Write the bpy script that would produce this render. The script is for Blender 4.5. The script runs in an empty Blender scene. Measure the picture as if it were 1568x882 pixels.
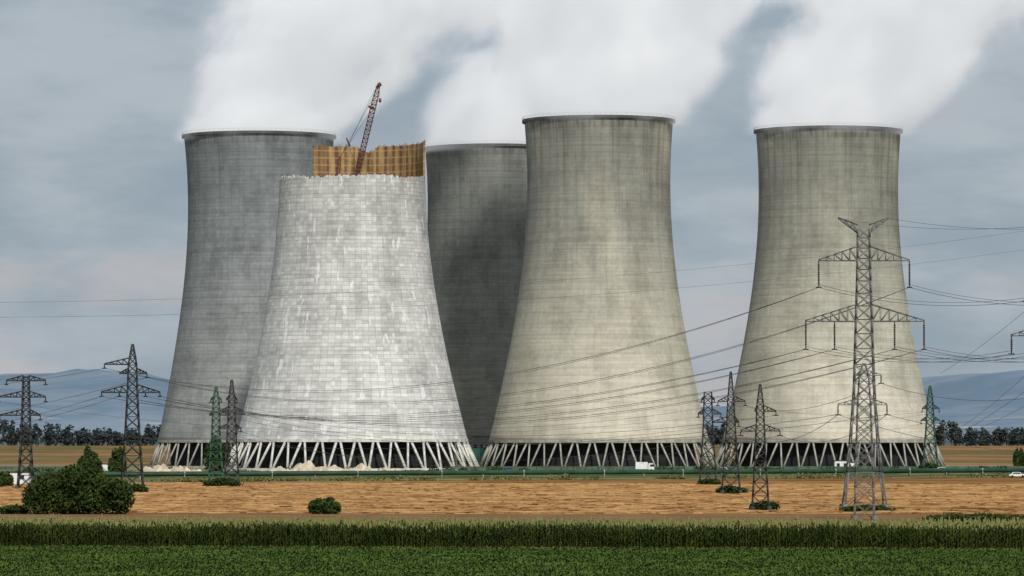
import bpy, math, random
import numpy as np
from mathutils import Vector
random.seed(7); rng=np.random.default_rng(7)
F=6750.0; HC=10.2; HY=672.0
sc=bpy.context.scene
def GY(py): return F*HC/(py-HY)
def PX(px,Y): return (px-784)*Y/F
def PZ(py,Y): return HC+(HY-py)*Y/F
# ---------------------------------------------------------------- helpers
def link(o): sc.collection.objects.link(o); return o
def mesh_obj(name,verts,faces,mats=None,mi=None,smooth=False,parent=None,loc=None):
    me=bpy.data.meshes.new(name)
    if isinstance(verts,np.ndarray) and isinstance(faces,np.ndarray):
        nv=len(verts); nf,k=faces.shape
        me.vertices.add(nv); me.vertices.foreach_set('co',verts.astype(np.float32).ravel())
        me.loops.add(nf*k); me.loops.foreach_set('vertex_index',faces.astype(np.int32).ravel())
        me.polygons.add(nf); me.polygons.foreach_set('loop_start',(np.arange(nf)*k).astype(np.int32))
        me.update(calc_edges=True)
    else:
        me.from_pydata([tuple(v) for v in verts],[],[tuple(f) for f in faces]); me.update()
    for m in (mats or []): me.materials.append(m)
    if mi is not None: me.polygons.foreach_set('material_index',np.array(mi,dtype=np.int32))
    if smooth: me.polygons.foreach_set('use_smooth',np.ones(len(me.polygons),dtype=bool))
    o=bpy.data.objects.new(name,me); link(o)
    if loc is not None: o.location=loc
    if parent: o.parent=parent
    return o
def empty(name,loc=(0,0,0)):
    e=bpy.data.objects.new(name,None); e.location=loc; link(e); return e
class NT:
    def __init__(s,nt): s.nt=nt
    def n(s,t,**kw):
        nd=s.nt.nodes.new(t)
        for k,v in kw.items(): setattr(nd,k,v)
        return nd
    def put(s,sock,v):
        if isinstance(v,bpy.types.NodeSocket): s.nt.links.new(v,sock)
        elif isinstance(v,(tuple,list)):
            if len(v)==3 and sock.type=='RGBA': v=(*v,1)
            sock.default_value=v
        else: sock.default_value=v
    def m(s,op,a,b=0.0,c=None,clamp=False):
        nd=s.n('ShaderNodeMath',operation=op,use_clamp=clamp); s.put(nd.inputs[0],a); s.put(nd.inputs[1],b)
        if c is not None: s.put(nd.inputs[2],c)
        return nd.outputs[0]
    def mix(s,f,a,b,bt='MIX'):
        nd=s.n('ShaderNodeMixRGB',blend_type=bt); s.put(nd.inputs[0],f); s.put(nd.inputs[1],a); s.put(nd.inputs[2],b); return nd.outputs[0]
    def noise(s,vec,scale,detail=3,rough=.55):
        nd=s.n('ShaderNodeTexNoise'); s.put(nd.inputs['Vector'],vec); nd.inputs['Scale'].default_value=scale
        nd.inputs['Detail'].default_value=detail; nd.inputs['Roughness'].default_value=rough; return nd.outputs[0]
    def vmul(s,v,k):
        nd=s.n('ShaderNodeVectorMath',operation='MULTIPLY'); s.put(nd.inputs[0],v); nd.inputs[1].default_value=k; return nd.outputs[0]
    def ss(s,v,a,b,lo=0.,hi=1.):
        nd=s.n('ShaderNodeMapRange',interpolation_type='SMOOTHSTEP'); s.put(nd.inputs[0],v)
        if a>b: a,b,lo,hi=b,a,hi,lo
        nd.inputs[1].default_value=a; nd.inputs[2].default_value=b; nd.inputs[3].default_value=lo; nd.inputs[4].default_value=hi; return nd.outputs[0]
    def comb(s,x,y,z):
        nd=s.n('ShaderNodeCombineXYZ'); s.put(nd.inputs[0],x); s.put(nd.inputs[1],y); s.put(nd.inputs[2],z); return nd.outputs[0]
    def sep(s,v):
        nd=s.n('ShaderNodeSeparateXYZ'); s.put(nd.inputs[0],v); return nd.outputs
def newmat(name):
    m=bpy.data.materials.new(name); m.use_nodes=True; nt=NT(m.node_tree); b=m.node_tree.nodes['Principled BSDF']
    b.inputs['Specular IOR Level'].default_value=.15
    return m,nt,b
def simple(name,col,col2=None,scale=1.,rough=.8,metal=0.):
    m,t,b=newmat(name)
    if col2 is None: col2=tuple(c*.65 for c in col)
    g=t.n('ShaderNodeNewGeometry')
    f=t.noise(g.outputs['Position'],scale,3,.6); f=t.ss(f,.35,.65)
    t.put(b.inputs['Base Color'],t.mix(f,col,col2)); b.inputs['Roughness'].default_value=rough; b.inputs['Metallic'].default_value=metal
    return m
def foliage(name,dark,light,scale=.5,trans=.25):
    m,t,b=newmat(name); g=t.n('ShaderNodeNewGeometry')
    f=t.ss(t.noise(g.outputs['Position'],scale,4,.7),.35,.68)
    f2=g.outputs['Random Per Island']
    c=t.mix(t.m('MULTIPLY',f2,.45),t.mix(f,dark,light),light)
    t.put(b.inputs['Base Color'],c); b.inputs['Roughness'].default_value=.7; b.inputs['Specular IOR Level'].default_value=.05
    return m
# ---------------------------------------------------------------- world, sun, camera
SUN_EL=math.radians(40); SUN_AZ=math.radians(14)   # behind the camera, a little to its right
sd=Vector((math.sin(SUN_AZ)*math.cos(SUN_EL),-math.cos(SUN_AZ)*math.cos(SUN_EL),math.sin(SUN_EL)))
w=bpy.data.worlds.new("World"); sc.world=w; w.use_nodes=True; t=NT(w.node_tree)
bg=w.node_tree.nodes['Background']
sky=t.n('ShaderNodeTexSky',sky_type='NISHITA'); sky.sun_disc=False; sky.sun_elevation=SUN_EL
sky.sun_rotation=math.atan2(sd.x,sd.y)
tc=t.n('ShaderNodeTexCoord'); v=tc.outputs['Generated']
x,y,z=t.sep(v)
n1=t.noise(t.vmul(v,(1,1,2.4)),12,5,.5)
n2=t.noise(t.vmul(v,(1,1,3.4)),34,5,.55)
f=t.ss(t.m('ADD',t.m('MULTIPLY',n1,.65),t.m('MULTIPLY',n2,.35)),.38,.62)
cl=t.mix(f,(2.65,3.3,3.95),(4.05,4.5,4.95))
warm=t.ss(t.noise(t.vmul(v,(1,1,3.)),17,5,.55),.47,.64)
band=t.m('MULTIPLY',warm,t.ss(z,.085,.03))
cl=t.mix(t.m('MULTIPLY',band,.6),cl,(4.75,4.5,4.65))
col=t.mix(.94,sky.outputs[0],cl)
t.put(bg.inputs[0],col); bg.inputs[1].default_value=.105
sun=bpy.data.lights.new('sun','SUN'); sun.energy=3.4; sun.angle=math.radians(5); sun.color=(1,.95,.86)
so=bpy.data.objects.new('sun',sun); link(so); so.rotation_euler=sd.to_track_quat('Z','Y').to_euler()
cam=bpy.data.cameras.new('camera'); co=bpy.data.objects.new('camera',cam); link(co); sc.camera=co
cam.sensor_width=36; cam.lens=F/1568*36; cam.clip_end=60000; cam.clip_start=1
co.location=(0,0,HC); co.rotation_euler=(math.radians(90)+math.atan((HY-441)/F),0,0)
sc.view_settings.view_transform='Standard'
# ---------------------------------------------------------------- ground
def gz(Y):
    a=min(max((Y-1750)/1250,0),1); a=a*a*(3-2*a)
    return 5.5*a+3.5*min(max((Y-3000)/6000,0),1)
ys=np.concatenate([np.arange(-300,1700,100),np.arange(1700,3200,75),np.arange(3200,22001,600)])
xs=np.concatenate([np.arange(-16000,-999,1500),np.arange(-800,801,100),np.arange(1000,16001,1500)])
V=np.array([(a,b,gz(b)) for b in ys for a in xs]); nx=len(xs)
Fc=np.array([(j*nx+i,j*nx+i+1,(j+1)*nx+i+1,(j+1)*nx+i) for j in range(len(ys)-1) for i in range(nx-1)])
gm,t,b=newmat('ground'); g=t.n('ShaderNodeNewGeometry'); P=g.outputs['Position']; x,y,z=t.sep(P)
nb=t.m('MULTIPLY',t.m('SUBTRACT',t.noise(P,.02,4),.5),40)
yc=t.m('ADD',y,t.m('MULTIPLY',x,.12))
y2=t.m('SUBTRACT',y,t.m('MULTIPLY',x,.55)); y2n=t.m('ADD',y2,nb)
def step(v,a,wd=2.): return t.ss(v,a-wd,a+wd)
green=t.mix(t.ss(t.noise(P,.7,4,.7),.3,.7),(.028,.058,.011),(.068,.105,.022))
Pr=t.comb(x,t.m('ADD',y,t.m('MULTIPLY',x,.18)),0.)
rowsn=t.noise(t.vmul(Pr,(.018,.075,1)),1,5,.72)
rows2=t.noise(t.vmul(Pr,(.10,.16,1)),1,4,.7)
rows3=t.noise(t.vmul(Pr,(.006,.05,1)),1,3,.6)
st2=t.noise(t.vmul(Pr,(.012,.012,1)),1,4,.6)
stub=t.mix(t.ss(rows2,.38,.62),(.155,.068,.024),(.275,.132,.048))
stub=t.mix(t.m('MULTIPLY',t.ss(st2,.40,.62),.6),stub,(.14,.062,.024))
stub=t.mix(t.m('MULTIPLY',t.ss(rowsn,.54,.60),.75),stub,(.50,.30,.135))
stub=t.mix(t.m('MULTIPLY',t.ss(rowsn,.47,.40),.75),stub,(.08,.037,.016))
stub=t.mix(t.m('MULTIPLY',t.ss(rows3,.52,.58),.45),stub,(.56,.36,.18))
light=t.mix(t.ss(rows2,.35,.65),(.17,.095,.048),(.27,.155,.08))
c=t.mix(step(yc,412),green,(.08,.05,.025))
c=t.mix(step(yc,440),c,light)
c=t.mix(step(t.m('ADD',yc,t.m('MULTIPLY',nb,.2)),600,8),c,stub)
grass=t.mix(t.ss(t.noise(t.vmul(P,(.05,.02,1)),1,4,.65),.4,.62),(.06,.085,.03),(.17,.165,.07))
c=t.mix(step(y2n,1085,6),c,grass)
dirt=t.mix(t.ss(t.noise(P,.03,5,.65),.42,.6),(.28,.25,.18),(.13,.15,.065))
c=t.mix(t.m('MULTIPLY',step(y2n,1290,20),.85),c,dirt)
far=t.mix(t.ss(t.noise(t.vmul(P,(.004,.0018,1)),1,2,.5),.44,.54),(.27,.145,.07),(.13,.11,.05))
far=t.mix(t.ss(t.noise(P,.02,5,.7),.45,.75),far,(.33,.20,.10))
c=t.mix(step(y,1720,20),c,far)
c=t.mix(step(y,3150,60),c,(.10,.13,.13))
t.put(b.inputs['Base Color'],c); b.inputs['Roughness'].default_value=.95; b.inputs['Specular IOR Level'].default_value=0
bp=t.n('ShaderNodeBump'); bp.inputs['Strength'].default_value=.35; bp.inputs['Distance'].default_value=.3
t.put(bp.inputs['Height'],t.noise(P,1.2,4,.7)); t.put(b.inputs['Normal'],bp.outputs[0])
mesh_obj('ground',V,Fc,[gm])
asph=simple('asphalt',(.24,.23,.21),(.17,.165,.15),.3)
def strip(name,pts,wd,z,mat):
    vs=[];fs=[]
    for i,(a,bb) in enumerate(pts):
        vs+= [(a,bb-wd/2,z),(a,bb+wd/2,z)]
        if i: k=2*i; fs.append((k-2,k,k+1,k-1))
    return mesh_obj(name,vs,fs,[mat])
strip('access_road',[(X,1345+.12*X) for X in range(-600,601,50)],9,.03,asph)
strip('dirt_track',[(X,1115+.55*X) for X in range(-300,401,50)],9,.03,simple('track_dirt',(.42,.36,.26),(.3,.25,.17),.1))
# ---------------------------------------------------------------- hills
def hill(name,fn,x0,x1,y0,y1,mat):
    nx,ny=180,30; vs=[];fs=[]
    for j in range(ny+1):
        for i in range(nx+1):
            X=x0+(x1-x0)*i/nx; Y=y0+(y1-y0)*j/ny; s=math.sin(math.pi*j/ny)**.8
            vs.append((X,Y,gz(Y)-4+fn(X,Y)*s))
    for j in range(ny):
        for i in range(nx):
            a=j*(nx+1)+i; fs.append((a,a+1,a+nx+2,a+nx+1))
    return mesh_obj(name,vs,fs,[mat],smooth=True)
hm,t,b=newmat('haze_tinted_woodland'); g=t.n('ShaderNodeNewGeometry'); P=g.outputs['Position']
hc=t.mix(t.ss(t.noise(P,.0022,5,.65),.4,.62),(.145,.205,.28),(.21,.265,.33))  # aerial haze painted in as a blue tint of the woodland colour
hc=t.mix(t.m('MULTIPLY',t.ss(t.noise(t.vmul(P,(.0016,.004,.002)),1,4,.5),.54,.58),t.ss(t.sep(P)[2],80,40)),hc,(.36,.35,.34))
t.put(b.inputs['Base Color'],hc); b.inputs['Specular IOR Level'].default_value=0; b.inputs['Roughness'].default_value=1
Yh=12000.
kp=[(-3000,120),(-400,560+0),(-100,588),(30,573),(95,569),(150,578),(215,596),(260,602),(330,622),(700,640),(1200,625),(1390,606),(1440,590),(1500,574),(1560,570),(1620,566),(1750,575),(2000,590),(4500,600)]
kx=[PX(a,Yh) for a,_ in kp]; kz=[PZ(bb,Yh) for _,bb in kp]; kz[0]=80
def hf(X,Y):
    h=float(np.interp(X+(Y-Yh)*.3,kx,kz)); h=min(h,210)
    return h*(1+.03*math.sin(X*.011)+.02*math.sin(X*.027+1))+6*math.sin(X*.004+Y*.002)
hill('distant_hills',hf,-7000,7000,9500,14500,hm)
# ---------------------------------------------------------------- cooling towers
TA,TZW,TB=24.4,97.3,75.6
def tr(z,k=1.): return k*TA*math.sqrt(1+((z-TZW)/TB)**2)
def concrete(name,lo,hi,stain=.5,panel=.12,warm=None,patch=.3,dark=(.07,.07,.065),bright=None):
    m,t,b=newmat(name); tcn=t.n('ShaderNodeTexCoord'); x,y,z=t.sep(tcn.outputs['Object'])
    th=t.m('ARCTAN2',x,t.m('MULTIPLY',y,-1)); u=t.m('MULTIPLY',th,30.)
    uv=t.comb(u,z,0.)
    base=t.mix(t.ss(z,0,105),lo,hi)  # height gradient: patchy sunlight painted into the colour, together with weathering
    if warm: base=t.mix(t.m('MULTIPLY',t.ss(t.noise(t.vmul(uv,(.035,.02,1)),1,3,.5),.45,.65),.7),base,warm)
    br=t.n('ShaderNodeTexBrick'); br.offset=0; br.squash=1
    wob=t.m('MULTIPLY',t.m('SUBTRACT',t.noise(uv,.35,2,.6),.5),.5)
    uvw=t.comb(t.m('ADD',u,wob),t.m('ADD',z,wob),0.)
    t.put(br.inputs['Vector'],uvw); t.put(br.inputs['Color1'],(1,1,1)); t.put(br.inputs['Color2'],(1-panel*1.3,)*3); t.put(br.inputs['Mortar'],(1-panel*2.,)*3)
    br.inputs['Scale'].default_value=1; br.inputs['Brick Width'].default_value=2.2; br.inputs['Row Height'].default_value=1.25
    br.inputs['Mortar Size'].default_value=.09; br.inputs['Mortar Smooth'].default_value=.7
    col=t.mix(1.,base,br.outputs[0],'MULTIPLY')
    rowv=t.noise(t.vmul(uv,(.012,.55,1)),1,3,.8); col=t.mix(t.ss(rowv,.42,.62,0,patch*.6),col,(0,0,0))
    br2=t.n('ShaderNodeTexBrick'); br2.offset=.37; t.put(br2.inputs['Vector'],uv); t.put(br2.inputs['Color1'],(1,1,1)); t.put(br2.inputs['Color2'],(1-patch*.7,)*3); t.put(br2.inputs['Mortar'],(.93,)*3)
    br2.inputs['Scale'].default_value=1; br2.inputs['Brick Width'].default_value=6.6; br2.inputs['Row Height'].default_value=19; br2.inputs['Mortar Size'].default_value=.08
    col=t.mix(.6,col,br2.outputs[0],'MULTIPLY')
    bl=t.noise(t.vmul(uv,(.09,.05,1)),1,5,.6); col=t.mix(t.ss(bl,.42,.66,0,patch),col,(0,0,0))
    bl2=t.noise(t.vmul(uv,(.9,.6,1)),1,4,.7); col=t.mix(t.ss(bl2,.45,.7,0,patch*.6),col,(0,0,0))
    if bright:
        bl3=t.noise(t.vmul(uv,(.28,.10,1)),1.3,3,.6); col=t.mix(t.ss(bl3,.60,.66,0,.6),col,bright)
        bl4=t.noise(t.vmul(uv,(.5,.9,1)),1,4,.75); col=t.mix(t.ss(bl4,.60,.68,0,.6),col,(.25,.23,.21))
    sn=t.noise(t.vmul(uv,(.45,.012,1)),1,4,.65)
    sf=t.m('MULTIPLY',t.ss(sn,.45,.68),t.ss(z,45,122,.12,1.)); col=t.mix(t.m('MULTIPLY',sf,stain),col,dark)
    sn2=t.noise(t.vmul(uv,(.6,.05,1)),1,3,.65)
    sf2=t.m('MULTIPLY',t.ss(sn2,.5,.60),t.ss(z,112.5,118)); col=t.mix(t.m('MULTIPLY',sf2,min(1,stain*1.6)),col,dark)
    t.put(b.inputs['Base Color'],col); b.inputs['Roughness'].default_value=.92
    bp=t.n('ShaderNodeBump'); bp.inputs['Strength'].default_value=.4; bp.inputs['Distance'].default_value=.2
    t.put(bp.inputs['Height'],t.m('MULTIPLY',br.outputs[1],-.6)); t.put(b.inputs['Normal'],bp.outputs[0])
    return m
innerdark=simple('inner_concrete',(.10,.10,.095),(.06,.06,.06),.2)
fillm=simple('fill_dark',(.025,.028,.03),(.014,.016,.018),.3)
metal_dark=simple('dark_steel',(.05,.052,.052),(.035,.035,.035),2,.8)
TH=118.4
def cooling_tower(px,Y,mat,legmat,k=1.,k2=1.,H=TH,topfn=None,inner=None,rim=True,zl=9.6,npair=40,fill=True,lr=.26):
    X=PX(px,Y); root=empty('cooling_tower',(X,Y,0))
    nth=360; nz=70; vs=[];fs=[];mi=[]
    def rad(z):
        s=min(max(z/H,0),1); return tr(z)*(k2+(k-k2)*s)
    for side in (0,1):
        for i in range(nth):
            th=2*math.pi*i/nth; zt=topfn(th) if topfn else H
            for j in range(nz+1):
                z=zl+(zt-zl)*j/nz; thk=(.9-.6*min(1,(z-zl)/25)) if side else 0
                r=rad(z)-thk-(.35 if side else 0)
                vs.append((r*math.sin(th),-r*math.cos(th),z))
    n1=nth*(nz+1)
    for side in (0,1):
        for i in range(nth):
            a=side*n1+i*(nz+1); c=side*n1+((i+1)%nth)*(nz+1)
            for j in range(nz):
                f=(a+j,c+j,c+j+1,a+j+1); fs.append(f if side==0 else f[::-1])
                mi.append(1 if side or (topfn and 86<=i<=104 and j>=nz-8) else 0)
    for i in range(nth):
        a=i*(nz+1); c=((i+1)%nth)*(nz+1)
        fs.append((a+nz,c+nz,n1+c+nz,n1+a+nz)); mi.append(1 if topfn and 84<i<216 else 0)
        fs.append((a,n1+a,n1+c,c)); mi.append(0)
    o=mesh_obj('shell',vs,fs,[mat,inner or innerdark],mi,parent=root)
    sm=np.ones(len(fs),dtype=bool); sm[-2*nth:]=False
    if topfn is None: o.data.polygons.foreach_set('use_smooth',sm)
    def ring(name,r0,r1,z0,z1,m,n=180):
        vs=[];fs=[]
        for i in range(n):
            a=2*math.pi*i/n
            for r,z in ((r0,z0),(r1,z0),(r1,z1),(r0,z1)): vs.append((r*math.sin(a),-r*math.cos(a),z))
        for i in range(n):
            p=i*4;q=((i+1)%n)*4
            for s in range(4): fs.append((p+s,p+(s+1)%4,q+(s+1)%4,q+s))
        return mesh_obj(name,vs,fs,[m],parent=root)
    if rim:
        ring('rim_walkway',rad(H)-.3,rad(H)+.8,H-.6,H+.35,innerdark)
        segs=[]; R=rad(H)+.7
        pts=[(R*math.sin(2*math.pi*i/90),-R*math.cos(2*math.pi*i/90)) for i in range(90)]
        for i in range(90):
            a=pts[i];bq=pts[(i+1)%90]
            segs.append(((a[0],a[1],H+.3),(a[0],a[1],H+1.2),.03)); segs.append(((a[0],a[1],H+1.2),(bq[0],bq[1],H+1.2),.025))
        so_=struts('rim_railing',segs,metal_dark); so_.parent=root
    ring('lintel_beam',rad(zl)-1.0,rad(zl)+.2,zl-.7,zl+.35,legmat)
    rb=rad(0)+1.2
    ring('basin_wall',rb-1.2,rb+.8,-.2,.7,legmat)
    segs=[]
    rt=rad(zl)-.35; r0=rb-.2
    for i in range(npair):
        a0=2*math.pi*i/npair; da=2*math.pi/npair
        for s in (-1,1):
            af=a0+s*.06*da; a1=a0+s*.40*da; segs.append(((r0*math.sin(af),-r0*math.cos(af),.6),(rt*math.sin(a1),-rt*math.cos(a1),zl-.5),lr))
    lo=struts('v_columns',segs,legmat); lo.parent=root
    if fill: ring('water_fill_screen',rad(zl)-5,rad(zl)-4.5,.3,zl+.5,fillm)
    return root
def struts(name,segs,mat,mats=None):
    n=len(segs); A=np.array([s[0] for s in segs],float); B=np.array([s[1] for s in segs],float); R=np.array([s[2] for s in segs],float)[:,None]
    D=B-A; L=np.linalg.norm(D,axis=1,keepdims=True); L[L==0]=1; D/=L
    up=np.tile([0,0,1.],(n,1)); up[np.abs(D[:,2])>.95]=[0,1.,0]
    S=np.cross(D,up); S/=np.linalg.norm(S,axis=1,keepdims=True); U=np.cross(S,D)
    vs=np.zeros((n,8,3))
    for k,(a,b_) in enumerate(((1,1),(-1,1),(-1,-1),(1,-1))):
        o=(S*a+U*b_)*R; vs[:,k]=A+o; vs[:,k+4]=B+o
    q=np.array([(0,1,5,4),(1,2,6,5),(2,3,7,6),(3,0,4,7),(3,2,1,0),(4,5,6,7)])
    fs=(np.arange(n)*8)[:,None,None]+q[None]
    return mesh_obj(name,vs.reshape(-1,3),fs.reshape(-1,4),[mat])
c_shade_blue=concrete('concrete_cloud_shade_blue',(.37,.38,.38),(.265,.29,.305),.3,.10,patch=.28)  # cloud shadow on the back-left tower painted in as darker blue-grey
c_shade_dark=concrete('concrete_cloud_shade_dark',(.36,.35,.295),(.25,.265,.245),.35,.10,patch=.26)  # cloud shade over the back-centre tower put into its base colour
c_warm=concrete('concrete_warm',(.69,.65,.54),(.31,.31,.275),.45,.07,warm=(.55,.52,.42),patch=.24)  # sunlit warm foot and dimmer weathered top painted through the two tones
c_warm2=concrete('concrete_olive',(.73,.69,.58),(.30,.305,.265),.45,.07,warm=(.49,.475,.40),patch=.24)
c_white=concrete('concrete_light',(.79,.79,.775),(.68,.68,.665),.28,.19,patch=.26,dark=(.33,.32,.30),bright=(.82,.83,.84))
leg_grey=simple('leg_concrete',(.40,.39,.35),(.26,.26,.23),.5)
leg_white=simple('leg_concrete_light',(.68,.67,.63),(.47,.46,.43),.5)
cooling_tower(755,1643,c_shade_dark,leg_grey,k=1.0)
cooling_tower(396,1577,c_shade_blue,leg_grey,k=1.06,k2=.95)
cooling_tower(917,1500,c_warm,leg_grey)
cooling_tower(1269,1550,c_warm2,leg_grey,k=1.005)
# tower being demolished
rust,t,b=newmat('rusty_liner'); tcn=t.n('ShaderNodeTexCoord'); x,y,z=t.sep(tcn.outputs['Object'])
th=t.m('ARCTAN2',x,t.m('MULTIPLY',y,-1)); uv=t.comb(t.m('MULTIPLY',th,25.),z,0.)
cc=t.mix(t.ss(t.noise(t.vmul(uv,(.35,.05,1)),1,4,.7),.38,.64),(.42,.27,.12),(.19,.105,.05))
rib=t.ss(t.m('SINE',t.m('MULTIPLY',th,25*1.9)),.2,.9); cc=t.mix(t.m('MULTIPLY',rib,.7),cc,(.08,.045,.028))
rz=t.ss(t.m('SINE',t.m('MULTIPLY',z,2.6)),.75,.95); cc=t.mix(t.m('MULTIPLY',rz,.4),cc,(.48,.37,.24))
t.put(b.inputs['Base Color'],cc)
r2=random.Random(3); jag=[r2.random() for _ in range(360)]
def topfn(th):
    i=int(round(th/(2*math.pi)*360))%360; j=.5*jag[i//2]+.5*jag[i]
    s=math.degrees(th)
    lo=95.2+.35*math.sin(s*.09)+j*1.5
    if 91<s<216:
        hgt=108.0+.8*j
        if 160<s<178: hgt-=1.8*math.sin((s-160)/18*math.pi)
        return hgt
    return lo
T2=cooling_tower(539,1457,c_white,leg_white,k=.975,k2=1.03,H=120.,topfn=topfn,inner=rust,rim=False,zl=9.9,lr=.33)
X2=PX(539,1457)
segs=[]
for i in range(300):
    th=r2.uniform(0,2*math.pi); zt=topfn(th); R=tr(zt)*.985-.2+r2.uniform(-.2,.1)
    segs.append(((R*math.sin(th),-R*math.cos(th),zt-.4),(R*math.sin(th)+r2.uniform(-.3,.3),-R*math.cos(th)+r2.uniform(-.3,.3),zt+r2.uniform(.2,.9)),.045))
rb=struts('rebar_stubs',segs,simple('rebar',(.16,.08,.04))); rb.parent=T2
# ---------------------------------------------------------------- crane
red=simple('red_paint',(.17,.06,.048),(.10,.04,.034),.6,.7)
crane=empty('demolition_crane',(X2,1457,0))
def W(px,py,Y=1457.): return Vector((PX(px,Y),Y,PZ(py,Y)))
def lattice(a,b,w0,w1,n,r,wm=None):
    a=Vector(a);b=Vector(b); d=(b-a).normalized(); s=Vector((0,1,0)) if abs(d.y)<.9 else Vector((1,0,0)); u=d.cross(s).normalized(); s=u.cross(d).normalized()
    out=[];prev=None
    for i in range(n+1):
        f=i/n; w_=(w0+(w1-w0)*f) if wm is None else (np.interp(f,[0,.15,.85,1],[w0,wm,wm,w1]))
        c=a+(b-a)*f; ring=[c+s*w_*p/2+u*w_*q/2 for p,q in((1,1),(-1,1),(-1,-1),(1,-1))]
        for k in range(4): out.append((tuple(ring[k]),tuple(ring[(k+1)%4]),r*.7))
        if prev:
            for k in range(4):
                out.append((tuple(prev[k]),tuple(ring[k]),r))
                out.append((tuple(prev[k]),tuple(ring[(k+1)%4]),r*.7) if i%2 else (tuple(prev[(k+1)%4]),tuple(ring[k]),r*.7))
        prev=ring
    return out
off=Vector((-X2,-1457,0))
def addc(name,segs,mat): o=struts(name,[(tuple(Vector(a)+off),tuple(Vector(bq)+off),r) for a,bq,r in segs],mat); o.parent=crane
tip=W(580,127); foot=W(545,270); knee=W(568,165)
addc('mast',lattice((X2,1457,0),(X2,1457,93.5),3,3,40,.16),red)
addc('boom',lattice(foot,tip,.8,.7,22,.13,1.6),red)
addc('a_frame',lattice(W(517,272),W(520,240),1.2,.8,5,.12),red)
addc('ropes',[(tuple(W(520,241)),tuple(W(569,152)),.05),(tuple(W(520,241)),tuple(W(567,170)),.05),(tuple(W(533,222)),tuple(W(573,137)),.05),(tuple(tip),tuple(W(581.5,154)),.05),(tuple(W(533,222)),tuple(W(548,258)),.05),(tuple(W(520,241)),tuple(W(550,255)),.05)],metal_dark)
addc('hook_block',[(tuple(W(581.5,150)),tuple(W(581.5,156)),.4)],red)
addc('jib_head',[(tuple(W(576,134)),tuple(W(582,126)),.45),(tuple(W(580,126)),tuple(W(583,131)),.35),(tuple(W(564,162)),tuple(W(572,166)),.4),(tuple(W(530,211)),tuple(W(536,224)),.25)],red)
addc('turntable',[((X2-5,1457,93.5),(X2+4.5,1457,93.5),1.4),((X2-4.5,1457,95.2),(X2-1.5,1457,95.2),1.3)],red)
# ---------------------------------------------------------------- steam
def steam(px,Y,s,k,seed,D,z1=61.,r0=26.,drop=3.):
    X=PX(px,Y); n=20; vs=[];fs=[]
    zs=[-drop,z1*.5,z1]
    for z in zs:
        R=(r0+k*max(z,0))*1.30+2
        for i in range(n): a=2*math.pi*i/n; vs.append((s*max(z,0)+R*math.cos(a),R*math.sin(a),z))
    for l in range(2):
        for i in range(n): fs.append((l*n+i,l*n+(i+1)%n,(l+1)*n+(i+1)%n,(l+1)*n+i))
    fs.append(tuple(range(n))[::-1]); fs.append(tuple(range(2*n,3*n)))
    m=bpy.data.materials.new('steam'); m.use_nodes=True; nt=m.node_tree; nt.nodes.clear(); t=NT(nt)
    out=t.n('ShaderNodeOutputMaterial'); pv=t.n('ShaderNodeVolumePrincipled'); tcn=t.n('ShaderNodeTexCoord')
    P=tcn.outputs['Object']; x,y,z=t.sep(P)
    zp=t.m('MAXIMUM',z,0.)
    xc=t.m('SUBTRACT',x,t.m('MULTIPLY',zp,s)); Rz=t.m('ADD',t.m('MULTIPLY',zp,k),r0)
    d=t.m('DIVIDE',t.m('SQRT',t.m('ADD',t.m('MULTIPLY',xc,xc),t.m('MULTIPLY',y,y))),Rz)
    ad=t.n('ShaderNodeVectorMath',operation='ADD'); t.put(ad.inputs[0],t.comb(t.m('SUBTRACT',x,t.m('MULTIPLY',z,s*.5)),y,z)); ad.inputs[1].default_value=(seed*131.,seed*57.,0)
    n1=t.noise(ad.outputs[0],.034,5,.62)
    sh=t.m('ADD',t.m('SUBTRACT',1.08,d),t.m('MULTIPLY',t.m('SUBTRACT',n1,.5),3.6))
    sh=t.m('ADD',sh,t.ss(z,30.,0.,0.,.38))
    de=t.m('POWER',t.ss(sh,-.2,1.05),1.8)
    de=t.m('MULTIPLY',de,t.ss(z,-drop,-.5))
    de=t.m('MULTIPLY',de,t.ss(d,1.28,.85))
    de=t.m('MULTIPLY',de,D)
    t.put(pv.inputs['Density'],de); pv.inputs['Color'].default_value=(.975,.98,.985,1)
    t.put(pv.inputs['Emission Strength'],t.m('MULTIPLY',de,.37)); pv.inputs['Emission Color'].default_value=(.94,.97,1,1)  # added glow brightens the steam in place of multiple scattering
    nt.links.new(pv.outputs[0],out.inputs['Volume'])
    m.cycles.volume_step_rate=1.5
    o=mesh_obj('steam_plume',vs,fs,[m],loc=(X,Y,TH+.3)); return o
steam(396,1577,.80,.50,1,.19)
steam(755,1643,.80,.50,2,.19)
steam(917,1500,.25,.50,3,.20)
steam(1269,1550,.62,.58,4,.20)
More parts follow.
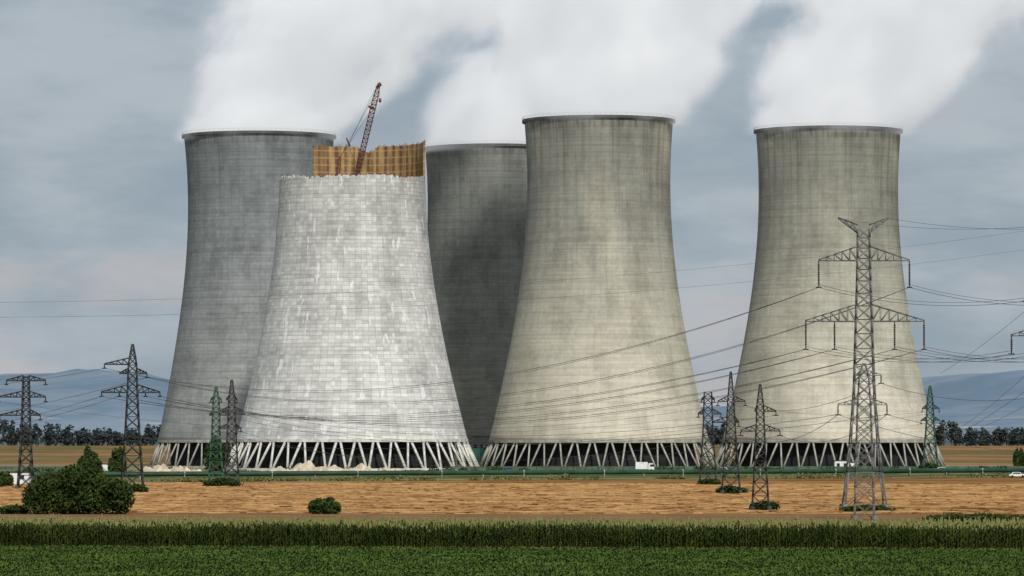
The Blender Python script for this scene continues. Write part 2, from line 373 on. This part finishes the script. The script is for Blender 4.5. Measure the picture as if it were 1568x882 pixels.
# ---------------------------------------------------------------- pylons
st_grey=simple('galvanised_steel',(.19,.195,.195),(.11,.115,.115),.8,.6)
st_dark=simple('weathered_steel',(.055,.058,.06),(.035,.035,.035),.8,.6)
st_green=simple('green_painted_steel',(.045,.115,.085),(.03,.075,.055),.8,.6)
ins_m=simple('insulator_glass',(.04,.035,.03),(.02,.02,.02),3,.4)
def pylon(px,py,ptop,wf,arms,mat,rot=0.,rad=.09,horn=None,pedge=None,nb_=None):
    Y=GY(py); s=Y/F; root=empty('electricity_pylon',(PX(px,Y),Y,0)); H=(py-ptop)*s
    zz=[0]+[(py-a)*s for a,_ in wf[1:]]; ww=[a*s for _,a in wf]
    wd=lambda z: float(np.interp(z,zz,ww))
    segs=[]; z=0; lev=[0]
    while z<H-.3:
        z+=max(wd(z)*.85,.9); lev.append(min(z,H))
    cs=((1,1),(-1,1),(-1,-1),(1,-1))
    for i,z in enumerate(lev):
        w_=wd(z)/2; ring=[(a*w_,b_*w_,z) for a,b_ in cs]
        if i:
            for k in range(4):
                segs.append((prev[k],ring[k],rad*1.15))
                segs.append((prev[k],ring[(k+1)%4],rad*.62)); segs.append((prev[(k+1)%4],ring[k],rad*.62))
                if i<len(lev)-1: segs.append((ring[k],ring[(k+1)%4],rad*.6))
        prev=ring
    for a,b_ in cs: segs.append(((a*ww[0]/2,b_*ww[0]/2,-.3),(a*ww[0]/2,b_*ww[0]/2,.6),.35))
    att=[]; ins=[]
    for (ya,Lp,Rp,rise,offs,il) in arms:
        za=(py-ya)*s; zu=za+rise*s; zt=za
        for sgn,L in((-1,Lp*s),(1,Rp*s)):
            if L<=0: continue
            if rise<0: za_,zu_,zt=za+rise*s,za+rise*.45*s,za
            else: za_,zu_=za,zu
            w0=wd(za_)/2; w1=wd(min(zu_,H))/2; tp=(sgn*L,0,zt)
            n=max(3,int(L/1.3)); pl=None
            for i in range(n+1):
                f=i/n
                pts=[]
                for yy in (1,-1):
                    lo=(sgn*(w0+(L-w0)*f),yy*w0*(1-f),za_+(zt-za_)*f); hi=(sgn*(w1+(L-w1)*f),yy*w1*(1-f),zu_+(zt+.12-zu_)*f); pts+= [lo,hi]
                if pl:
                    segs+= [(pl[0],pts[0],rad),(pl[1],pts[1],rad),(pl[2],pts[2],rad),(pl[3],pts[3],rad)]
                    if i<n: segs+= [(pl[0],pts[1],rad*.6),(pl[2],pts[3],rad*.6),(pl[0],pts[2],rad*.5),(pts[0],pts[1],rad*.5),(pts[2],pts[3],rad*.5)]
                pl=pts
        for o_ in offs:
            ox=o_*s; ab=(ox,0,za); e=(ox,0,za-il*s)
            if il>0:
                ins.append((ab,e,max(.07,rad*.9)))
                nd=int(il*s/.28)
                for q in range(2,nd-1):
                    zq=za-q*.28; ins.append(((ox,0,zq),(ox,0,zq-.12),rad*1.7))
                ins.append(((ox-.4,0,za-il*s),(ox+.4,0,za-il*s),rad))
            att.append(e)
    o=struts('lattice_body',segs,mat); o.parent=root
    if ins: o=struts('insulator_strings',ins,ins_m); o.parent=root
    root.rotation_euler=(0,0,rot); c_,s_=math.cos(rot),math.sin(rot)
    return [Vector((PX(px,Y)+p[0]*c_-p[1]*s_,Y+p[0]*s_+p[1]*c_,p[2])) for p in att]
main=pylon(1323,778,349,[(778,64),(700,46),(600,31),(500,25),(400,19),(349,18)],
  [(334,-1,-1,-1,[],0),(334,39,38,-22,[-39,38],0),(399,69,70,22,[-69,70],41),(492,90,93,26,[-89,-45,47,92],43)],st_grey,rad=.085)
front=pylon(1323,796,556,[(796,30),(700,25),(620,20),(575,14),(556,3)],
  [(575,12,26,8,[26],12),(620,40,35,10,[-40,35],15)],st_grey,rad=.05)
pA=pylon(40,748,576,[(748,24),(680,15),(620,11),(576,9)],[(583,30,30,8,[-30,30],6),(608,42,30,9,[-42,30],7),(636,40,22,9,[-40,22],7)],st_dark,rad=.12)
pB=pylon(203,752,527,[(752,34),(660,21),(600,15),(556,12),(527,2)],[(558,43,6,10,[-43],6),(572,20,22,8,[22],6),(601,48,42,12,[-47,-20,20,42],6)],st_dark,rad=.12,rot=.15)
pC=pylon(331,742,592,[(742,22),(660,12),(612,9),(592,2)],[(612,8,8,5,[-8,8],4),(636,10,22,7,[22],5)],st_green,rad=.11)
pD=pylon(355,744,580,[(744,22),(660,13),(610,9),(580,2)],[(612,8,8,6,[8],5),(630,18,18,7,[-18,18],5),(656,20,14,7,[-20,14],5)],st_dark,rad=.10)
pE=pylon(1084,741,600,[(741,26),(660,15),(615,12),(600,11)],[(612,10,10,5,[-10,10],4),(634,15,20,8,[-15,20],5)],st_dark,rad=.11)
pF=pylon(1119,755,569,[(755,28),(670,15),(610,9),(569,2)],[(615,20,22,9,[-20,22],6),(647,28,12,9,[-28,12],6)],st_dark,rad=.09)
pG=pylon(1164,781,588,[(781,26),(700,16),(620,10),(588,2)],[(630,8,24,9,[24],6),(660,30,30,10,[-30,30],7)],st_dark,rad=.07)
pH=pylon(1424,722,590,[(722,24),(660,13),(610,8),(590,2)],[(626,12,14,7,[-12,14],5),(644,14,15,6,[-14,15],5)],st_green,rad=.12)
pR=pylon(1640,786,345,[(786,66),(700,46),(600,31),(500,25),(345,18)],[(345,39,38,-22,[-39,38],0),(420,69,70,22,[-69,70],41),(514,92,90,26,[-91,-45,47,88],28)],st_grey,rad=.085)
# ---------------------------------------------------------------- wires
wsegs=[]
def wire(a,b_,sag,r=.045,n=30):
    a=Vector(a);b_=Vector(b_);p=None; r*=.55
    for i in range(n+1):
        f=i/n; q=a+(b_-a)*f-Vector((0,0,4*sag*f*(1-f)))
        if p is not None: wsegs.append((tuple(p),tuple(q),r))
        p=q
L_=lambda px,py,Y:W(px,py,Y)
for i,(k,sg) in enumerate([(2,9),(3,10),(4,6.5),(5,7),(6,7.5),(7,8)]):
    tgt=[pB[0],pB[1],pB[2],pB[3],pB[4],pB[5]][i]; wire(main[k],tgt,sg,.06); wire(main[k]+Vector((0,.5,.0)),tgt+Vector((0,.5,0)),sg+.3,.045)
for i,k in enumerate((2,3,4,5,6,7)):
    e=pR[k]; wire(main[k],e,1.5,.055); wire(main[k]+Vector((0,.5,.45)),e+Vector((0,.5,.45)),1.5,.045)
wire(main[0],pR[0],1.,.04); wire(main[1],pR[1],1.,.04)
for p,q,sg in [(front[1],pD[1],5),(front[2],pD[2],5),(pG[0],pC[0],5),(pG[1],pD[3],5),(pG[2],pD[4],6),(pF[0],pC[1],5),(pF[2],pA[4],5),(pE[2],pA[2],5),
    (pH[0],pE[1],2),(pH[1],pE[3],2),(pH[2],pF[3],2),(front[1],pG[1],2),(front[2],pG[2],2),(front[0],pF[1],2),(front[1],L_(1750,690,520),2),(front[2],L_(1750,640,520),2),(front[0],L_(1750,560,500),3)]:
    wire(p,q,sg,.045)
for k,py in enumerate((470,560,585,600)):
    wire(pB[min(k,5)],L_(-500,py+90,1000),5,.06)
for a,bq in [((1440,572),(1760,300)),((1470,655),(1740,400)),((1500,655),(1780,470)),((1395,700),(1700,500))]:
    wire(L_(a[0],a[1],1150),L_(bq[0],bq[1],700),2,.05)
wire(L_(-200,464,980),L_(1900,300,1300),8,.05,40); wire(L_(-200,486,980),L_(1900,330,1300),8,.05,40)
struts('power_lines',wsegs,simple('conductor',(.10,.10,.105),(.08,.08,.08),1,.6))
# ---------------------------------------------------------------- foliage
fol=foliage('tree_foliage',(.014,.028,.009),(.055,.085,.022),.35)
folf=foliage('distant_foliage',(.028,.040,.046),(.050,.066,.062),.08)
dry=foliage('dry_grass',(.07,.085,.03),(.22,.19,.085),.2)
bark=simple('bark',(.07,.055,.04),(.04,.03,.025),3)
def leaves(centers,radii,n,size,r=rng):
    C=np.array(centers,float); Rr=np.array(radii,float); idx=r.integers(0,len(C),n)
    d=r.normal(size=(n,3)); d/=np.linalg.norm(d,axis=1,keepdims=True); rad=r.random(n)**.45
    P=C[idx]+d*rad[:,None]*Rr[idx]
    a=r.normal(size=(n,3)); a/=np.linalg.norm(a,axis=1,keepdims=True); b_=np.cross(a,r.normal(size=(n,3))); b_/=np.linalg.norm(b_,axis=1,keepdims=True)
    s=size*(.5+r.random((n,1)))
    vs=np.stack([P-a*s,P+b_*s*.6,P+a*s,P-b_*s*.6],1).reshape(-1,3)
    return vs
def quads(vs): return np.arange(len(vs)).reshape(-1,4)
def bush(name,px,py,wpx,hpx,n=1500,size=.28,trunk=True,mat=None,Y=None,nl=9):
    Y=Y or GY(py); s=Y/F; X=PX(px,Y); wd=wpx*s; h=hpx*s; root=empty(name,(X,Y,0)); cs=[];rs=[]
    for i in range(nl):
        f=(i+.5)/nl*2-1; hh=h*(1-.40*abs(f)**2.4)*random.uniform(.80,1.12)
        q=random.uniform(.12,.2)*wd
        q=min(q,wd*1.5/nl+.07*wd); vz=hh*.28
        cs.append((f*(wd/2-q*.6),random.uniform(-.25,.25)*wd*.6,max(hh-vz,vz*.8))); rs.append((q,q,vz))
        cs.append((f*(wd/2-q*.5),random.uniform(-.25,.25)*wd*.5,h*.32)); rs.append((q*1.1,q*1.1,h*.34))
    vs=leaves(cs,rs,n,size); vs[:,2]=np.maximum(vs[:,2],.02)
    o=mesh_obj('foliage',vs,quads(vs),[mat or fol]); o.parent=root
    segs=[]
    for i in range(min(len(cs),12)):
        c=Vector(cs[i]); st_=Vector((c.x*.35,c.y*.3,-.1)); mid=st_.lerp(c,.5)+Vector((0,0,h*.05))
        segs+= [(tuple(st_),tuple(mid),.02*h+.04),(tuple(mid),tuple(c),.012*h+.02)]
    o=struts('branches',segs,bark); o.parent=root
bush('bush_thicket',122,787,164,78,22000,.24,nl=9)
bush('bush',497,787,50,27,3500,.2,nl=5)
bush('shrub_patch',1495,799,160,13,4000,.2,nl=16)
bush('shrub_patch',1325,783,80,11,2000,.18)
bush('shrub',1170,781,44,14,1500,.2)
bush('shrub',1120,755,46,12,1500,.24)
bush('shrub',1086,742,34,10,900,.25)
bush('shrub',340,745,60,14,1600,.25)
bush('shrub',205,754,44,14,1400,.25)
bush('shrub',20,787,46,16,1500,.22)
bush('shrub',1424,722,36,14,1000,.35)
bush('tree',138,731,38,45,3600,.35,nl=6)
bush('tree',180,729,28,44,2600,.35,nl=5)
bush('tree',333,724,40,60,3000,.4,nl=6)
bush('tree',8,745,26,24,1400,.3,nl=5)
bush('tree',1560,716,20,32,1400,.4,nl=5)
cs=[];rs=[]
for i in range(260):
    X=random.uniform(-230,260); Y=1100+.55*X+random.uniform(-14,4) if random.random()<.5 else 1320+.12*X+random.uniform(-40,60); q=random.uniform(.8,2.6); cs.append((X,Y,.3)); rs.append((q*2.2,q,q*.45))
vs=leaves(cs,rs,26000,.3); vs[:,2]=np.maximum(vs[:,2],.02); mesh_obj('weed_verge',vs,quads(vs),[dry])
cs=[];rs=[]
for i in range(70):
    X=random.uniform(-230,260); Y=1330+.12*X+random.uniform(-40,60); q=random.uniform(.8,2.); cs.append((X,Y,.6)); rs.append((q*1.8,q,q*.7))
vs=leaves(cs,rs,12000,.3); vs[:,2]=np.maximum(vs[:,2],.02); mesh_obj('hedge_clumps',vs,quads(vs),[fol])
allv=[];tseg=[]
for X in np.arange(-900,900,4.6):
    for row in range(2):
        x0=X+random.uniform(-2.5,2.5); Y=3010+row*25+random.uniform(-10,10); h=random.uniform(10,17)*(1+.18*math.sin(X*.05)); z0=gz(Y)
        if random.random()<.12: h*=.6
        cs=[];rs=[]
        for i in range(6):
            cs.append((x0+random.uniform(-2.4,2.4),Y+random.uniform(-2,2),z0+h*(.2+.62*i/5))); q=random.uniform(2.,3.2)*(1-.25*i/5); rs.append((q,q,q*1.1))
        allv.append(leaves(cs,rs,190,1.0)); tseg.append(((x0,Y,z0-.5),(x0,Y,z0+h*.6),.22))
vs=np.concatenate(allv); root=empty('distant_treeline'); o=mesh_obj('crowns',vs,quads(vs),[folf]); o.parent=root; o=struts('trunks',tseg,bark); o.parent=root
# ---------------------------------------------------------------- maize
mz=foliage('maize_leaf',(.015,.029,.007),(.074,.100,.020),.5)
tas=simple('maize_tassel',(.24,.22,.085),(.12,.13,.045),2)
pv=[];tv=[]
nrow=16
for rrow in range(nrow):
    n=int(190/.28) if rrow<8 else int(190/.45)
    X=np.linspace(-95,95,n)+rng.normal(0,.06,n); Y=412+rrow*.9-.12*X+rng.normal(0,.08,n)
    Hh=2.2+rng.normal(0,.15,n)+.14*np.sin(X*.25+rrow)+.1*np.sin(X*1.1+rrow*2)
    nl=9
    for k in range(nl):
        if rrow>=8 and k<5: continue
        a=rng.random(n)*6.283; zb=Hh*(.1+.8*k/nl); L=.55+.3*rng.random(n)
        dx,dy=np.cos(a)*L,np.sin(a)*L; wx,wy=-np.sin(a)*.055,np.cos(a)*.055
        q=np.stack([np.stack([X-wx*.6,Y-wy*.6,zb],1),np.stack([X+dx*.55-wx*1.3,Y+dy*.55-wy*1.3,zb+.38],1),np.stack([X+dx,Y+dy,zb+.12],1),np.stack([X+dx*.5+wx*1.3,Y+dy*.5+wy*1.3,zb+.40],1)],1)
        pv.append(q.reshape(-1,3))
    for (wd,z0,z1,dst) in ((.02,0,.95,pv),(.05,.93,1.10,tv)):
        q=np.stack([np.stack([X-wd,Y,Hh*z0],1),np.stack([X+wd,Y,Hh*z0],1),np.stack([X+wd*1.2,Y,Hh*z1],1),np.stack([X-wd*.8,Y+.02,Hh*z1],1)],1); dst.append(q.reshape(-1,3))
root=empty('maize_crop'); vs=np.concatenate(pv); o=mesh_obj('leaves',vs,quads(vs),[mz]); o.parent=root
vs=np.concatenate(tv); o=mesh_obj('tassels',vs,quads(vs),[tas]); o.parent=root
gc=foliage('beet_leaf',(.022,.050,.008),(.088,.132,.024),.13)
n=150000; X=rng.uniform(-62,62,n); Y=rng.uniform(300,410,n); Y=np.round(Y/.5)*.5+rng.normal(0,.07,n)-.12*X; P=np.stack([X,Y,np.full(n,.02)],1)
a=rng.random(n)*6.283; L=.16+.14*rng.random(n); hz=.10+.16*rng.random(n); ca,sa=np.cos(a),np.sin(a)
q=np.stack([P,P+np.stack([ca*L*.6-sa*.07,sa*L*.6+ca*.07,hz],1),P+np.stack([ca*L*1.3,sa*L*1.3,hz*.9],1),P+np.stack([ca*L*.6+sa*.07,sa*L*.6-ca*.07,hz],1)],1).reshape(-1,3)
mesh_obj('green_crop',q,quads(q),[gc])
stm=foliage('straw',(.14,.062,.022),(.48,.29,.125),.10)
n=36000; X=rng.uniform(-130,130,n); Y=rng.uniform(600,1010,n); Y=np.round(Y/14)*14+rng.normal(0,2.,n)-.18*X
keep=(Y-.55*X<1075)&(Y>600); X=X[keep];Y=Y[keep];n=len(X)
a=rng.normal(0,.25,n); L=.35+.9*rng.random(n); h=.06+.10*rng.random(n)
P=np.stack([X,Y,np.full(n,.01)],1); D=np.stack([np.cos(a)*L,np.sin(a)*L,np.zeros(n)],1); U=np.stack([rng.normal(0,.05,n),rng.normal(.1,.1,n),h],1)
q=np.stack([P-D,P+D,P+D*.7+U,P-D*.7+U],1).reshape(-1,3)
mesh_obj('straw_stubble',q,quads(q),[stm])
# ---------------------------------------------------------------- pipeline
pg=simple('green_pipe_paint',(.03,.075,.048),(.018,.048,.03),.2,.5)
def tube(a,b_,r,n=12):
    a=Vector(a);b_=Vector(b_);d=(b_-a).normalized();s=d.cross(Vector((0,0,1))).normalized();u=s.cross(d)
    vs=[];fs=[]
    for p in(a,b_):
        for i in range(n): an=2*math.pi*i/n; vs.append(tuple(p+s*r*math.cos(an)+u*r*math.sin(an)))
    for i in range(n): fs.append((i,(i+1)%n,n+(i+1)%n,n+i))
    fs+= [tuple(range(n))[::-1],tuple(range(n,2*n))]
    return vs,fs
pa=Vector((-250,1000,1.5)); pb=Vector((330,1330,1.5))
root=empty('district_heating_pipeline')
for i,(dy,r,z) in enumerate(((0,.62,1.5),(1.7,.62,1.5))):
    vs,fs=tube(pa+Vector((0,dy,0)),pb+Vector((0,dy,0)),r); mesh_obj('pipe_%d'%(i+1),vs,fs,[pg],smooth=True,parent=root)
segs=[]; 
for i in range(56):
    p=pa.lerp(pb,i/55); segs+= [((p.x,p.y-.6,-.1),(p.x,p.y-.6,1.0),.14),((p.x,p.y+2.3,-.1),(p.x,p.y+2.3,1.0),.14),((p.x,p.y-.9,.85),(p.x,p.y+2.6,.85),.12)]
    if i%2==0: 
        for dy in(0,1.7): segs.append(((p.x-.15,p.y+dy,1.5),(p.x+.15,p.y+dy,1.5),.66))
o=struts('supports',segs,leg_grey); o.parent=root
# ---------------------------------------------------------------- rubble, nets, huts, vehicles
rub=simple('crushed_concrete',(.62,.54,.42),(.42,.35,.26),.5,.95)
def mound(px,py,wpx,hpx,mat=rub,name='rubble_mound'):
    Y=GY(py); s=Y/F; X=PX(px,Y); W_=wpx*s; H_=hpx*s; n=36;m=14; vs=[];fs=[]
    ph=random.random()*6
    for j in range(m+1):
        for i in range(n+1):
            u=i/n*2-1; v_=j/m*2-1; e=max(0,1-u*u*.98-v_*v_*.98)
            zz_=H_*(e**.8)*(.75+.25*math.sin(u*7+ph)+.2*math.sin(u*17+v_*5+ph))+ (random.uniform(-.3,.3) if e>.05 else -.1)
            vs.append((u*W_/2,v_*W_*.22,max(zz_,-.1)))
    for j in range(m):
        for i in range(n): a=j*(n+1)+i; fs.append((a,a+1,a+n+2,a+n+1))
    mesh_obj(name,vs,fs,[mat],loc=(X,Y,0))
for a in [(478,726,110,18),(550,726,90,14),(430,725,70,10),(258,727,70,16),(290,726,50,10),(595,724,50,8),(234,723,40,10)]: mound(*a)
net,t,b=newmat('green_net'); g=t.n('ShaderNodeNewGeometry'); P=g.outputs['Position']
t.put(b.inputs['Base Color'],t.mix(t.ss(t.noise(P,.6,4,.6),.35,.65),(.025,.085,.07),(.04,.13,.105)))
def fence(name,x0,x1,Y,h,mat,post=3.):
    root=empty(name,(0,0,0)); n=int((x1-x0)/post); vs=[];fs=[];segs=[]
    for i in range(n+1):
        X=x0+(x1-x0)*i/n; hh=h*(1+random.uniform(-.06,.04)); yy=Y+random.uniform(-.15,.15)
        vs+= [(X,yy,.15),(X,yy,hh)]; segs.append(((X,Y-.25,-.1),(X,Y-.25,h+.2),.07))
        if i: k=2*i; fs.append((k-2,k,k+1,k-1))
    mesh_obj('panels',vs,fs,[mat],parent=root); o=struts('posts',segs,metal_dark); o.parent=root
fence('green_net_fence',PX(722,1540),PX(792,1540),1540,7.2,net)
fence('green_net_fence',PX(316,1490),PX(345,1490),1490,8,net)
mf=simple('mesh_fence',(.10,.14,.10),(.07,.09,.07),.3)
fence('perimeter_fence',-360,-140,1430,1.3,mf,4.); fence('perimeter_fence',-20,520,1430,1.3,mf,4.)
def box(vs,fs,mi,x0,x1,y0,y1,z0,z1,m,tx=0.,ty=0.):
    k=len(vs); vs+= [(x0,y0,z0),(x1,y0,z0),(x1,y1,z0),(x0,y1,z0),(x0+tx,y0+ty,z1),(x1-tx,y0+ty,z1),(x1-tx,y1-ty,z1),(x0+tx,y1-ty,z1)]
    for f in((3,2,1,0),(4,5,6,7),(0,1,5,4),(1,2,6,5),(2,3,7,6),(3,0,4,7)): fs.append(tuple(k+i for i in f)); mi.append(m)
white=simple('white_paint',(.75,.76,.76),(.62,.62,.62),.6,.4); glass=simple('window_glass',(.03,.04,.05),(.02,.02,.03),1,.15); tyre=simple('tyre_rubber',(.02,.02,.02),(.015,.015,.015),1); blue=simple('blue_paint',(.06,.10,.2),(.05,.08,.15),1,.4)
def wheel(vs,fs,mi,x,y0,y1,r,m):
    k=len(vs);n=14
    for yy in(y0,y1):
        for i in range(n): a=2*math.pi*i/n; vs.append((x+r*math.cos(a),yy,r+r*math.sin(a)))
    for i in range(n): fs.append((k+i,k+(i+1)%n,k+n+(i+1)%n,k+n+i)); mi.append(m)
    fs.append(tuple(k+i for i in range(n))); mi.append(m); fs.append(tuple(k+n+i for i in range(n))[::-1]); mi.append(m)
def vehicle(name,px,Y,kind,paint,flip=1):
    vs=[];fs=[];mi=[]
    if kind=='truck':
        box(vs,fs,mi,-2.6,1.1,-1.2,1.2,.95,3.1,0); box(vs,fs,mi,1.25,3.1,-1.1,1.1,.7,1.7,0); box(vs,fs,mi,1.25,2.85,-1.05,1.05,1.72,2.75,0,.12,.06)
        box(vs,fs,mi,1.75,2.95,-1.09,1.09,1.75,2.4,1,.1,.03); box(vs,fs,mi,-2.6,3.0,-.9,.9,.6,.92,2); 
        for x in(-1.7,2.2): wheel(vs,fs,mi,x,-1.15,-.8,.5,2); wheel(vs,fs,mi,x,.8,1.15,.5,2)
    else:
        box(vs,fs,mi,-2.15,2.15,-.85,.85,.35,.92,0,.08,.03); box(vs,fs,mi,-1.6,1.15,-.78,.78,.925,1.42,0,.42,.1); box(vs,fs,mi,-1.42,.98,-.80,.80,.96,1.32,1,.36,.07)
        for x in(-1.35,1.35): wheel(vs,fs,mi,x,-.88,-.65,.33,2); wheel(vs,fs,mi,x,.65,.88,.33,2)
    o=mesh_obj(name,vs,fs,[paint,glass,tyre],mi,loc=(PX(px,Y),Y,.04)); o.scale=(flip,1,1)
vehicle('box_truck',986,1342,'truck',white); vehicle('car',1108,1346,'car',white); vehicle('car',1118,1353,'car',blue,-1)
vehicle('car',1557,1160,'car',white); vehicle('car',1440,1362,'car',white,-1); vehicle('car',780,1343,'car',blue)
def hut(name,px,Y,w_,d,h,paint):
    vs=[];fs=[];mi=[]; box(vs,fs,mi,-w_/2,w_/2,-d/2,d/2,0,h,0); box(vs,fs,mi,-w_/2-.2,w_/2+.2,-d/2-.2,d/2+.2,h+.003,h+.2,2)
    n=max(1,int(w_/2.2))
    for i in range(n):
        x=-w_/2+(i+.5)*w_/n; box(vs,fs,mi,x-.5,x+.5,-d/2-.03,-d/2+.05,h*.4,h*.75,1)
    mesh_obj(name,vs,fs,[paint,glass,metal_dark],mi,loc=(PX(px,Y),Y,0))
hut('site_cabin',1288,1440,4.5,3,3.,white); hut('site_cabin',1300,1452,3,3,2.4,white); hut('pump_house',26,1000,6,5,2.6,white); hut('site_cabin',162,1330,5,3,2.6,white)
hut('concrete_building',742,1600,9,6,11,simple('building_render',(.26,.26,.25),(.2,.2,.19),.5))
